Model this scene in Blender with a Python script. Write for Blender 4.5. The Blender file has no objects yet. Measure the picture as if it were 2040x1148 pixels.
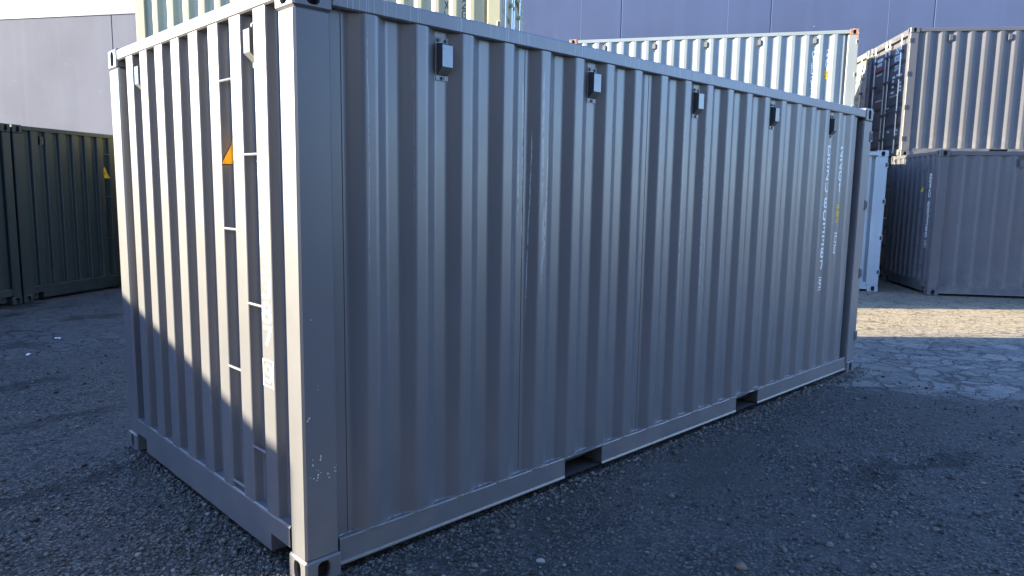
import bpy, math, random
import numpy as np
from math import sin, cos, radians, pi
from mathutils import Vector, Matrix

random.seed(4)
RNG = np.random.default_rng(11)
S = bpy.context.scene
COL = S.collection

# ------------------------------------------------------------------ camera
cam = bpy.data.cameras.new('camera')
cam.sensor_width = 36.0
cam.lens = 1452.2 / 2040 * 36
cam.clip_start, cam.clip_end = 0.05, 2000
co = bpy.data.objects.new('camera', cam)
COL.objects.link(co)
CAM = Vector((-1.4533, -2.7736, 1.7543))
yaw, pitch, roll = 0.802079, -0.132212, 0.015597
f = Vector((cos(yaw) * cos(pitch), sin(yaw) * cos(pitch), sin(pitch)))
r = f.cross(Vector((0, 0, 1))).normalized()
u = r.cross(f)
r2 = r * cos(roll) + u * sin(roll)
u2 = -r * sin(roll) + u * cos(roll)
co.matrix_world = Matrix(((r2.x, u2.x, -f.x, CAM.x), (r2.y, u2.y, -f.y, CAM.y), (r2.z, u2.z, -f.z, CAM.z), (0, 0, 0, 1)))
S.camera = co

# ------------------------------------------------------------------ light
SUN_AZ, SUN_EL = radians(138.2), radians(14.3)
w = bpy.data.worlds.new('World')
S.world = w
w.use_nodes = True
nt = w.node_tree
bg = nt.nodes['Background']
sky = nt.nodes.new('ShaderNodeTexSky')
sky.sky_type = 'NISHITA'
sky.sun_disc = False
sky.sun_elevation = SUN_EL
sky.sun_rotation = pi / 2 - SUN_AZ
sky.air_density, sky.dust_density, sky.ozone_density = 1.0, 0.3, 2.5
tint = nt.nodes.new('ShaderNodeMix')
tint.data_type, tint.blend_type = 'RGBA', 'MULTIPLY'
tint.inputs[0].default_value = 1.0
tint.inputs[7].default_value = (.84, .93, 1.22, 1)          # the camera's cool white balance
nt.links.new(sky.outputs[0], tint.inputs[6])
nt.links.new(tint.outputs[2], bg.inputs[0])
bg.inputs[1].default_value = 0.135
sl = bpy.data.lights.new('sun', 'SUN')
sl.energy, sl.angle, sl.color = 5.0, radians(0.53), (1.0, 0.885, 0.63)
so = bpy.data.objects.new('sun', sl)
COL.objects.link(so)
sd = Vector((cos(SUN_AZ) * cos(SUN_EL), sin(SUN_AZ) * cos(SUN_EL), sin(SUN_EL)))
so.rotation_euler = sd.to_track_quat('Z', 'Y').to_euler()
so.location = (-12, 10, 12)
S.view_settings.view_transform = 'Standard'
S.view_settings.look = 'None'
S.view_settings.gamma = 1
S.view_settings.exposure = 2.5

# ------------------------------------------------------------------ materials
class G:
    """small helper round a node tree"""
    def __init__(s, name):
        s.m = bpy.data.materials.new(name)
        s.m.use_nodes = True
        s.t = s.m.node_tree
        s.b = s.t.nodes['Principled BSDF']
        s.tc = s.t.nodes.new('ShaderNodeTexCoord')
        s.obj = s.tc.outputs['Object']
    def put(s, sock, v):
        if isinstance(v, bpy.types.NodeSocket): s.t.links.new(v, sock)
        elif isinstance(v, tuple) and len(v) == 3 and len(sock.default_value) == 4: sock.default_value = (*v, 1)
        else: sock.default_value = v
    def node(s, kind, ins=None, **kw):
        n = s.t.nodes.new(kind)
        for k, v in kw.items(): setattr(n, k, v)
        for k, v in (ins or {}).items(): s.put(n.inputs[k], v)
        return n
    def math(s, op, a, b=0.0, c=None):
        n = s.node('ShaderNodeMath', {0: a, 1: b}, operation=op)
        if c is not None: s.put(n.inputs[2], c)
        return n.outputs[0]
    def step(s, v, a, b, x=0.0, y=1.0):
        return s.node('ShaderNodeMapRange', {'Value': v, 'From Min': a, 'From Max': b, 'To Min': x, 'To Max': y}, interpolation_type='SMOOTHSTEP').outputs[0]
    def scaled(s, sc, src=None):
        return s.node('ShaderNodeMapping', {'Vector': src or s.obj, 'Scale': sc}).outputs[0]
    def noise(s, scale, detail=3.0, rough=.5, vec=None, sc=None):
        v = vec or s.obj
        if sc: v = s.scaled(sc, v)
        return s.node('ShaderNodeTexNoise', {'Vector': v, 'Scale': scale, 'Detail': detail, 'Roughness': rough}).outputs['Fac']
    def voro(s, scale, feature='F1', out='Distance', vec=None, rnd=1.0):
        return s.node('ShaderNodeTexVoronoi', {'Vector': vec or s.obj, 'Scale': scale, 'Randomness': rnd}, feature=feature).outputs[out]
    def mix(s, fac, a, b):
        n = s.node('ShaderNodeMix', data_type='RGBA')
        s.put(n.inputs[0], fac); s.put(n.inputs[6], a); s.put(n.inputs[7], b)
        return n.outputs[2]
    def sep(s, src=None):
        return s.node('ShaderNodeSeparateXYZ', {0: src or s.obj}).outputs
    def bump(s, h, dist, strength=1.0, prev=None):
        n = s.node('ShaderNodeBump', {'Height': h, 'Distance': dist, 'Strength': strength})
        if prev is not None: s.put(n.inputs['Normal'], prev)
        return n.outputs[0]
    def done(s, color, rough=.5, normal=None, metal=0.0, spec=.5):
        s.put(s.b.inputs['Base Color'], color); s.put(s.b.inputs['Roughness'], rough)
        s.put(s.b.inputs['Metallic'], metal); s.put(s.b.inputs['Specular IOR Level'], spec)
        if normal is not None: s.put(s.b.inputs['Normal'], normal)
        return s.m

def mul(c, k): return tuple(x * k for x in c)

def paint(name, c, rough=.42, grime=.25, dent=.0035, chips=0.0, spec=.5, extra=None, dust=(.30, .27, .22), tint=None):
    g = G(name)
    big = g.noise(1.1, 4, .55)
    streak = g.noise(9, 4, .6, sc=(1, 1, .07))
    fine = g.noise(60, 3, .6)
    col = g.mix(g.step(big, .3, .75), mul(c, .93), mul(c, 1.05))
    col = g.mix(g.math('MULTIPLY', g.step(streak, .5, .78), grime), col, mul(c, .72))
    z = g.sep()[2]
    low = g.math('MULTIPLY', g.step(z, .75, .05), g.step(g.noise(5, 5, .65), .35, .75))
    col = g.mix(g.math('MULTIPLY', low, grime), col, dust)
    if chips:
        v = g.voro(11, rnd=1.0)
        k = g.math('MULTIPLY', g.step(v, .05, .035), g.step(g.noise(2.3, 2), .62 - chips * .1, .7))
        col = g.mix(k, col, (.55, .56, .55))
    if extra: col = extra(g, col)
    ro = g.math('ADD', g.step(g.noise(3.5, 4, .6), .3, .7, -.012, .015), rough)
    n = g.bump(g.noise(1.7, 1, .4, sc=(1, 1, .55)), dent * .8, .4)
    n = g.bump(fine, .0003, .15, n)
    return g.done(col, ro, n, spec=spec)

def side_scratches(g, col):
    """pale run marks and rub lines on the long side of the new grey container"""
    x, y, z = g.sep()
    wob = g.math('MULTIPLY', g.math('SUBTRACT', g.noise(1.5, 3, .6, sc=(.1, .1, 1)), .5), .12)
    tot = None
    for x0, wd, z0, z1, k, tilt in ((.352, .004, 1.3, 2.46, .35, 0), (.60, .003, 1.5, 2.45, .25, 0), (1.345, .007, 1.3, 2.36, .8, .01), (1.385, .004, 1.0, 2.1, .75, -.02),
                              (1.31, .009, 1.5, 2.05, .5, .012), (1.46, .010, 1.6, 2.43, .5, .0), (1.49, .006, 1.25, 2.0, .7, -.03), (1.53, .004, 1.9, 2.43, .6, -.01), (1.245, .004, .9, 1.55, .6, .03),
                              (1.475, .013, 1.15, 1.7, .55, -.02), (2.83, .008, .8, 2.3, .35, .0), (3.10, .012, .9, 2.4, .4, .01), (3.15, .004, .7, 1.5, .45, -.02), (2.56, .006, 1.4, 2.4, .3, .0), (3.38, .005, .8, 2.3, .25, 0)):
        d = g.math('ABSOLUTE', g.math('SUBTRACT', g.math('ADD', x, g.math('MULTIPLY_ADD', z, tilt, g.math('MULTIPLY', wob, .35))), x0 + tilt * 1.6))
        a = g.math('MULTIPLY', g.step(d, wd, wd * .3), g.math('MULTIPLY', g.step(z, z0, z0 + .25), g.step(z, z1, z1 - .1)))
        a = g.math('MULTIPLY', a, k * .95)
        tot = a if tot is None else g.math('MAXIMUM', tot, a)
    br = g.step(g.noise(70, 3, .7, sc=(1, 1, .35)), .36, .54)
    col = g.mix(g.math('MULTIPLY', tot, br), col, (.42, .44, .47))
    # faint rub marks all over
    rub = g.math('MULTIPLY', g.step(g.noise(26, 3, .7, sc=(1, 1, .03)), .66, .78), .12)
    return g.mix(rub, col, (.4, .41, .43))

def rail_runs(g, col):
    """white run marks in clusters along the top rail"""
    x, y, z = g.sep()
    a = g.noise(1.0, 2, .6, sc=(150, 0, 1.2))
    cl = g.noise(1.0, 1, .5, sc=(3.2, 0, 0))
    fade = g.step(x, 4.6, 3.6)
    k = g.math('MULTIPLY', g.step(a, .55, .62), g.math('MULTIPLY', g.step(cl, .42, .52), fade))
    return g.mix(g.math('MULTIPLY', k, .6), col, (.36, .375, .40))

GREY = (.112, .111, .123)
M = {}
M['grey'] = paint('grey_gloss_paint', GREY, .36, .18, spec=.75)
M['grey_shaded'] = paint('grey_shaded_copy', mul(GREY, .80), .45, .3, spec=.35)  # same fleet grey, darkened to carry shade on the other containers; duller too
M['grey_side'] = paint('grey_side_paint', GREY, .34, .10, dent=.002, spec=.8, extra=side_scratches)
M['grey_rail'] = paint('grey_rail_paint', GREY, .40, .15, spec=.9, extra=rail_runs)
M['green'] = paint('dark_green_paint', (.013, .019, .016), .45, .25, chips=.6, dust=(.09, .085, .07))
M['cream'] = paint('cream_paint', (.34, .32, .20), .5, .3)
M['ice'] = paint('pale_blue_paint', (.32, .375, .40), .45, .25)
M['white'] = paint('old_white_paint', (.19, .218, .23), .5, .35)
M['tan'] = paint('pale_beige_paint', (.165, .162, .142), .5, .3)

def rusty():
    g = G('rusty_casting_steel')
    n = g.noise(14, 5, .65)
    col = g.mix(g.step(n, .40, .52), (.34, .33, .30), (.24, .10, .045))
    col = g.mix(g.step(g.noise(40, 3), .5, .7), col, (.17, .07, .03))
    return g.done(col, .8, g.bump(n, .004, .6))
M['rust'] = rusty()

def rust_post():
    def ex(g, col):
        z = g.sep()[2]
        k = g.math('MULTIPLY', g.step(z, 2.15, 2.5), g.step(g.noise(16, 4, .7, sc=(1, 1, .12)), .5, .62))
        return g.mix(k, col, (.30, .15, .07))
    return paint('rust_run_white_paint', (.20, .218, .222), .5, .35, extra=ex)
M['white_post'] = rust_post()

def plain(name, c, rough=.5, metal=0.0, nz=25, amt=.12):
    g = G(name)
    k = g.noise(nz, 4, .6)
    return g.done(g.mix(k, mul(c, 1 - amt), mul(c, 1 + amt)), rough, g.bump(k, .0006, .3), metal)
M['black'] = plain('black_rubber', (.012, .012, .013), .6)
M['hole'] = plain('dark_inner_steel', (.03, .03, .032), .7)
M['under'] = plain('dark_underframe_coating', (.035, .034, .034), .75)
M['ply'] = plain('plywood_floor', (.2, .13, .08), .7)
M['zinc'] = plain('galvanised_steel', (.55, .56, .57), .32, .85)
M['vent'] = plain('vent_cover_shaded_side', (.045, .048, .056), .4)  # cover sides darkened, their dark reflection put into the colour
M['vent_glint'] = plain('vent_cover_sky_glint', (.11, .115, .125), .22, .6, nz=12, amt=.1)  # front of the same cover, sky reflection put into a paler metal
M['bolt'] = plain('black_bolt_head', (.02, .02, .022), .4)
M['mark'] = plain('white_marking_vinyl', (.80, .80, .78), .5, amt=.05)
M['markblack'] = plain('black_marking_vinyl', (.02, .02, .022), .5, amt=.05)
M['markred'] = plain('red_marking_vinyl', (.5, .06, .04), .5, amt=.05)
M['yellow'] = plain('yellow_sticker_vinyl', (.78, .42, .012), .45, amt=.04)
M['chip'] = plain('bare_chipped_paint', (.6, .61, .62), .6)

def grille():
    g = G('perforated_grille')
    v = g.voro(170, rnd=.0)
    k = g.step(v, .32, .24)
    return g.done(g.mix(k, (.17, .17, .17), (.006, .006, .006)), .5, g.bump(k, -.002, .8))
M['grille'] = grille()

def wall_mat(name, c, rough):
    g = G(name)
    a = g.noise(.35, 4, .55)
    st = g.noise(1.0, 5, .6, sc=(2.6, 2.6, .10))
    col = g.mix(g.step(a, .3, .7), mul(c, .9), mul(c, 1.08))
    col = g.mix(g.math('MULTIPLY', g.step(st, .45, .75), .30), col, mul(c, 1.35))
    col = g.mix(g.math('MULTIPLY', g.step(g.noise(2.1, 5, .6, sc=(2, 2, .13)), .55, .8), .25), col, mul(c, .7))
    spots = g.step(g.voro(1.6), .030, .015)
    col = g.mix(g.math('MULTIPLY', spots, .6), col, (.5, .5, .52))
    n = g.bump(g.noise(.8, 3, .5), .02, .5)
    n = g.bump(g.noise(25, 4, .6), .0015, .4, n)
    return g.done(col, rough, n, spec=.2)
M['wall'] = wall_mat('violet_blue_wall_paint', (.046, .064, .126), .85)
M['wall_glare'] = wall_mat('lavender_wall_sky_glare', (.120, .121, .147), .9)  # paler copy of the wall colour with sky glare put in
M['joint'] = plain('panel_joint_sealant', (.05, .05, .09), .7)
M['joint_pale'] = plain('pale_joint_sealant', (.10, .12, .20), .7)
M['cap'] = plain('wall_capping_metal', (.16, .16, .19), .4)

LEDGES = [((-1.0, 1.90), (-.35, 1.97)), ((-.5, 1.93), (.25, 2.16)), ((-.65, 3.38), (.3, 3.44)), ((-.6, 4.6), (.2, 4.75)), ((1.9, -2.3), (3.4, -2.5)), ((3.0, -1.1), (4.3, -1.5))]
def ground_mat():
    g = G('asphalt_and_gravel')
    P = g.obj
    x, y, z = g.sep()
    n1 = g.noise(.55, 5, .6)
    n2 = g.noise(2.6, 5, .62)
    n3 = g.noise(14, 4, .6)
    # old cracked asphalt to the right, smoother asphalt to the far left
    edge = g.math('ADD', g.math('MULTIPLY_ADD', x, .905, g.math('MULTIPLY', y, .425)), g.math('MULTIPLY', g.math('SUBTRACT', n2, .5), 1.5))
    mr = g.step(edge, 4.66, 4.90)
    edl = g.math('ADD', y, g.math('MULTIPLY', g.math('SUBTRACT', n2, .5), 2.6))
    ml = g.math('MULTIPLY', g.step(edl, 5.5, 6.1), g.step(x, 5.2, 4.6))
    smooth = g.math('MAXIMUM', mr, ml)
    # stones
    warp = g.node('ShaderNodeTexNoise', {'Vector': P, 'Scale': 3.0, 'Detail': 8.0, 'Roughness': .62}).outputs['Color']
    wv = g.node('ShaderNodeVectorMath', {0: P, 1: g.node('ShaderNodeVectorMath', {0: warp, 1: (.42, .42, 0)}, operation='MULTIPLY').outputs[0]}, operation='ADD').outputs[0]
    cellc = g.voro(48, out='Color')
    cell = g.sep(cellc)[0]
    celld = g.voro(48)
    cell2 = g.sep(g.voro(105, out='Color'))[0]
    cd2 = g.voro(105)
    stone = g.mix(g.step(cell, .1, .98), (.026, .025, .022), (.125, .116, .100))
    stone = g.mix(g.math('MULTIPLY', g.step(cell2, .86, .93), .55), stone, (.26, .245, .22))
    stone = g.mix(g.math('MULTIPLY', g.step(celld, .40, .62), .75), stone, (.012, .011, .010))
    dirt = g.mix(g.step(n3, .3, .7), (.052, .048, .042), (.082, .075, .065))
    patch = g.step(g.math('MULTIPLY_ADD', n1, .6, g.math('MULTIPLY', n2, .4)), .45, .60)
    grav = g.mix(g.math('MULTIPLY', patch, .62), stone, dirt)
    dark = g.step(g.noise(1.1, 4, .65), .56, .70)
    grav = g.mix(g.math('MULTIPLY', dark, .4), grav, (.03, .028, .026))
    brown = g.step(g.noise(.8, 3, .6, vec=g.scaled((1, 1, 1))), .62, .75)
    grav = g.mix(g.math('MULTIPLY', brown, .3), grav, (.075, .058, .045))
    # cracked asphalt
    ck = g.voro(4.0, 'DISTANCE_TO_EDGE', vec=wv)
    ck2 = g.voro(8.5, 'DISTANCE_TO_EDGE', vec=wv)
    sun_strip = g.step(g.math('MULTIPLY_ADD', x, .669, g.math('MULTIPLY', y, .743)), 5.2, 6.6)  # mask runs along the sun direction, from the big container's shadow edge
    wid = g.math('MULTIPLY', g.step(n1, .3, .7, .03, .10), g.step(sun_strip, 0, 1, 1, .38))
    crack = g.math('SUBTRACT', 1.0, g.step(ck, g.math('MULTIPLY', wid, .25), wid))
    crack2 = g.math('MULTIPLY', g.math('SUBTRACT', 1.0, g.step(ck2, .012, .045)), g.step(n2, .42, .6))
    some = g.step(g.noise(1.9, 4, .65), .36, .52)
    crack = g.math('MULTIPLY', crack, g.math('MULTIPLY_ADD', some, .8, .2))
    crack = g.math('MAXIMUM', crack, crack2)
    crack = g.math('MULTIPLY', crack, g.step(g.noise(30, 3, .7), .25, .5, .45, 1.0))
    crack = g.math('MULTIPLY', crack, g.step(sun_strip, 0, 1, 1, .85))
    cc = g.sep(g.voro(4.0, out='Color', vec=wv))[1]
    old = g.mix(g.step(cc, .0, 1.0), (.15, .142, .125), (.25, .235, .20))
    old = g.mix(g.math('MULTIPLY', g.step(g.noise(50, 4, .7), .42, .66), .5), old, (.115, .108, .095))
    old = g.mix(g.math('MULTIPLY', g.step(n2, .45, .7), .45), old, (.13, .122, .11))
    sunlit_tan = g.mix(g.step(g.math('MULTIPLY_ADD', g.noise(16, 5, .8), .6, g.math('MULTIPLY', g.noise(60, 3, .7), .4)), .38, .60), (.20, .155, .09), (.54, .42, .24))  # brighter tan: sunlight on the strip painted into the ground
    old = g.mix(g.math('MULTIPLY', sun_strip, .75), old, sunlit_tan)
    far = g.step(g.math('MULTIPLY_ADD', x, .669, g.math('MULTIPLY', y, .743)), 7.8, 9.2)
    old = g.mix(g.math('MULTIPLY', far, .55), old, (.085, .083, .078))  # shade of the cream stack painted in as darker ground
    old = g.mix(g.math('MULTIPLY', crack, .85), old, (.035, .032, .03))
    tar = g.mix(g.step(n3, .3, .7), (.060, .058, .054), (.112, .108, .10))
    wet = g.step(g.noise(.9, 4, .6, sc=(1, 1.6, 1)), .54, .6)
    tar = g.mix(g.math('MULTIPLY', wet, .75), tar, (.018, .018, .018))
    tar = g.mix(g.math('MULTIPLY', crack, .95), tar, (.03, .028, .026))
    # broken ledges in the gravelled asphalt at the left
    led = None
    jit = g.math('MULTIPLY', g.math('SUBTRACT', g.noise(3.0, 6, .68), .5), .75)
    for (ax_, ay_), (bx_, by_) in LEDGES:
        dx, dy = bx_ - ax_, by_ - ay_; L = math.hypot(dx, dy); dx, dy = dx / L, dy / L
        t_ = g.math('MULTIPLY_ADD', g.math('SUBTRACT', x, ax_), dx, g.math('MULTIPLY', g.math('SUBTRACT', y, ay_), dy))
        n_ = g.math('MULTIPLY_ADD', g.math('SUBTRACT', y, ay_), dx, g.math('MULTIPLY', g.math('SUBTRACT', x, ax_), -dy))
        k_ = g.step(g.math('ABSOLUTE', g.math('ADD', n_, jit)), .11, .02)
        k_ = g.math('MULTIPLY', k_, g.math('MULTIPLY', g.step(t_, -.05, .25), g.step(t_, L + .05, L - .25)))
        led = k_ if led is None else g.math('MAXIMUM', led, k_)
    led = g.math('MULTIPLY', led, g.step(g.noise(6, 4, .7), .32, .50))
    grav = g.mix(g.math('MULTIPLY', led, .85), grav, (.012, .011, .010))
    tone = g.noise(.75, 3, .55)
    grav = g.mix(g.math('MULTIPLY', g.step(tone, .52, .68), .22), grav, (.12, .112, .10))
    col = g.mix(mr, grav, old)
    col = g.mix(ml, col, tar)
    rough = g.math('SUBTRACT', g.step(n3, .2, .8, .62, .92), g.math('MULTIPLY', g.math('MULTIPLY', wet, ml), .3))
    rough = g.math('SUBTRACT', rough, g.math('MULTIPLY', mr, .12))
    gi = g.math('SUBTRACT', 1.0, smooth)
    h1 = g.math('MULTIPLY', g.math('SUBTRACT', 1.0, celld), g.math('MULTIPLY', gi, g.step(patch, 0, 1, 1, .35)))
    n = g.bump(n2, .05, .5)
    n = g.bump(h1, .015, .9, n)
    n = g.bump(g.math('SUBTRACT', 1.0, cd2), .008, .8, n)
    n = g.bump(led, -.03, .8, n)
    n = g.bump(g.math('MULTIPLY', crack, smooth), -.02, .8, n)
    n = g.bump(g.noise(180, 3, .7), .002, .6, n)
    return g.done(col, rough, n, spec=.4)
M['ground'] = ground_mat()

def pebble_mat():
    g = G('loose_stone_chips')
    rr = g.node('ShaderNodeNewGeometry').outputs['Random Per Island']
    col = g.mix(g.step(rr, .0, .85), (.02, .019, .018), (.13, .12, .105))
    col = g.mix(g.step(rr, .965, .99), col, (.22, .21, .19))
    return g.done(col, .7)
M['pebble'] = pebble_mat()
M['stone_brown'] = plain('brown_stone', (.17, .115, .08), .75, nz=40, amt=.3)
M['stone_pale'] = plain('pale_stone', (.30, .29, .27), .75, nz=40, amt=.2)
M['paper'] = plain('white_paper', (.75, .75, .74), .7)

# ------------------------------------------------------------------ mesh helpers
class MB:
    def __init__(s): s.v, s.f, s.mi, s.cur = [], [], [], 0
    def add(s, vs, fs, T=None):
        o = len(s.v)
        s.v += [tuple(T(*p)) if T else tuple(p) for p in vs]
        s.f += [tuple(o + i for i in q) for q in fs]
        s.mi += [s.cur] * len(fs)
        return s
    def box(s, a, b, T=None):
        (x0, y0, z0), (x1, y1, z1) = a, b
        return s.add([(x0, y0, z0), (x1, y0, z0), (x1, y1, z0), (x0, y1, z0), (x0, y0, z1), (x1, y0, z1), (x1, y1, z1), (x0, y1, z1)],
                     [(0, 3, 2, 1), (4, 5, 6, 7), (0, 1, 5, 4), (1, 2, 6, 5), (2, 3, 7, 6), (3, 0, 4, 7)], T)
    def cbox(s, a, b, c=.006, T=None, holes=(), mhole=1):
        """box with chamfered edges; holes = set of (axis, side) faces that get an oval hole"""
        a, b = [min(p) for p in zip(a, b)], [max(p) for p in zip(a, b)]
        vs, idx = [], {}
        for sx in (0, 1):
            for sy in (0, 1):
                for sz in (0, 1):
                    sg = (sx, sy, sz)
                    for ax in range(3):
                        p = []
                        for k in range(3):
                            lo, hi = a[k], b[k]
                            ins = 0 if k == ax else c
                            p.append(hi - ins if sg[k] else lo + ins)
                        idx[(sg, ax)] = len(vs); vs.append(tuple(p))
        fs = []
        for ax in range(3):
            k1, k2 = [k for k in range(3) if k != ax]
            for sd_ in (0, 1):
                q = []
                for (m1, m2) in ((0, 0), (1, 0), (1, 1), (0, 1)):
                    sg = [0, 0, 0]; sg[ax] = sd_; sg[k1] = m1; sg[k2] = m2
                    q.append(idx[(tuple(sg), ax)])
                if (ax, sd_) in holes: s._hole([vs[i] for i in q], ax, sd_, T, mhole)
                else: fs.append(tuple(q))
        for ax in range(3):
            k1, k2 = [k for k in range(3) if k != ax]
            for m1 in (0, 1):
                for m2 in (0, 1):
                    s0 = [0, 0, 0]; s0[k1] = m1; s0[k2] = m2
                    s1 = list(s0); s1[ax] = 1
                    s0, s1 = tuple(s0), tuple(s1)
                    fs.append((idx[(s0, k1)], idx[(s1, k1)], idx[(s1, k2)], idx[(s0, k2)]))
        for sg in {k[0] for k in idx}: fs.append(tuple(idx[(sg, k)] for k in range(3)))
        return s.add(vs, fs, T)
    def _hole(s, q, ax, side, T, mhole):
        k1, k2 = [k for k in range(3) if k != ax]
        a = [min(p[k] for p in q) for k in range(3)]; b = [max(p[k] for p in q) for k in range(3)]
        cc = [(m + n) / 2 for m, n in zip(a, b)]
        w_, h_ = b[k1] - a[k1], b[k2] - a[k2]
        n = 20
        if ax == 2: rx, ry, sq = .062, .032, .6
        else: rx, ry, sq = min(.032, w_ * .3), .044, .7
        if ax == 2 and w_ < h_: rx, ry = ry, rx
        inner, outer = [], []
        for i in range(n):
            t = 2 * pi * (i + .5) / n
            cx, sy = cos(t), sin(t)
            e = .62
            inner.append((math.copysign(abs(cx) ** e, cx) * rx, math.copysign(abs(sy) ** e, sy) * ry))
            m = max(abs(cx) / (w_ / 2), abs(sy) / (h_ / 2))
            outer.append((cx / m, sy / m))
        # corner points of the face
        def P(uv, d=0.0):
            p = [0, 0, 0]; p[k1] = cc[k1] + uv[0]; p[k2] = cc[k2] + uv[1]; p[ax] = cc[ax] + d
            return tuple(p)
        sgn = -1 if side else 1
        vs = [P(p) for p in outer] + [P(p) for p in inner] + [P(p, sgn * .016) for p in inner] + [P((p[0] * .98, p[1] * .98), sgn * .05) for p in inner]
        fs = []
        for i in range(n):
            j = (i + 1) % n
            fs.append((i, j, n + j, n + i))
            fs.append((n + i, n + j, 2 * n + j, 2 * n + i))
        # fill the four face corners
        cs = [(w_ / 2, h_ / 2), (-w_ / 2, h_ / 2), (-w_ / 2, -h_ / 2), (w_ / 2, -h_ / 2)]
        for cx, cy in cs:
            for i in range(n):
                j = (i + 1) % n
                (x0, y0), (x1, y1) = outer[i], outer[j]
                onv = lambda x, y: abs(abs(x) - w_ / 2) < 1e-6
                if onv(x0, y0) != onv(x1, y1) and (x0 * cx > 0 and x1 * cx > 0 and y0 * cy > 0 and y1 * cy > 0):
                    vs.append(P((cx, cy))); fs.append((i, len(vs) - 1, j))
        s.add(vs, fs, T)
        o = s.cur; s.cur = mhole
        v2 = [P(p, sgn * .016) for p in inner] + [P((p[0] * .98, p[1] * .98), sgn * .055) for p in inner]
        f2 = [(i, (i + 1) % n, n + (i + 1) % n, n + i) for i in range(n)] + [tuple(range(n, 2 * n))]
        s.add(v2, f2, T)
        s.cur = o
    def sweep(s, prof, p0, p1, T=None, closed=True, cap=True):
        """prof: list of (a,b); point = f(a,b,t); p0,p1 are callables giving the 3D point"""
        n = len(prof)
        vs = [p0(*p) for p in prof] + [p1(*p) for p in prof]
        rng = range(n) if closed else range(n - 1)
        fs = [(i, (i + 1) % n, n + (i + 1) % n, n + i) for i in rng]
        if closed and cap: fs += [tuple(range(n))[::-1], tuple(range(n, 2 * n))]
        return s.add(vs, fs, T)
    def cyl(s, a, b, r_, n=10, T=None, r1=None):
        a, b = Vector(a), Vector(b); d = (b - a).normalized()
        e = d.orthogonal().normalized(); g_ = d.cross(e)
        r1 = r_ if r1 is None else r1
        vs = [tuple(a + (e * cos(2 * pi * i / n) + g_ * sin(2 * pi * i / n)) * r_) for i in range(n)] + \
             [tuple(b + (e * cos(2 * pi * i / n) + g_ * sin(2 * pi * i / n)) * r1) for i in range(n)]
        fs = [(i, (i + 1) % n, n + (i + 1) % n, n + i) for i in range(n)] + [tuple(range(n))[::-1], tuple(range(n, 2 * n))]
        return s.add(vs, fs, T)
    def build(s, name, mats, parent=None, smooth=False):
        me = bpy.data.meshes.new(name)
        me.from_pydata(s.v, [], s.f)
        for m in (mats if isinstance(mats, (list, tuple)) else [mats]): me.materials.append(M[m] if isinstance(m, str) else m)
        me.polygons.foreach_set('material_index', s.mi)
        if smooth: me.polygons.foreach_set('use_smooth', [True] * len(me.polygons))
        me.update()
        o = bpy.data.objects.new(name, me)
        COL.objects.link(o)
        if parent: o.parent = parent
        return o

def tag(o, label=None, cat=None, group=None, kind=None):
    for k, v in (('label', label), ('category', cat), ('group', group), ('kind', kind)):
        if v: o[k] = v
    return o

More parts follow.
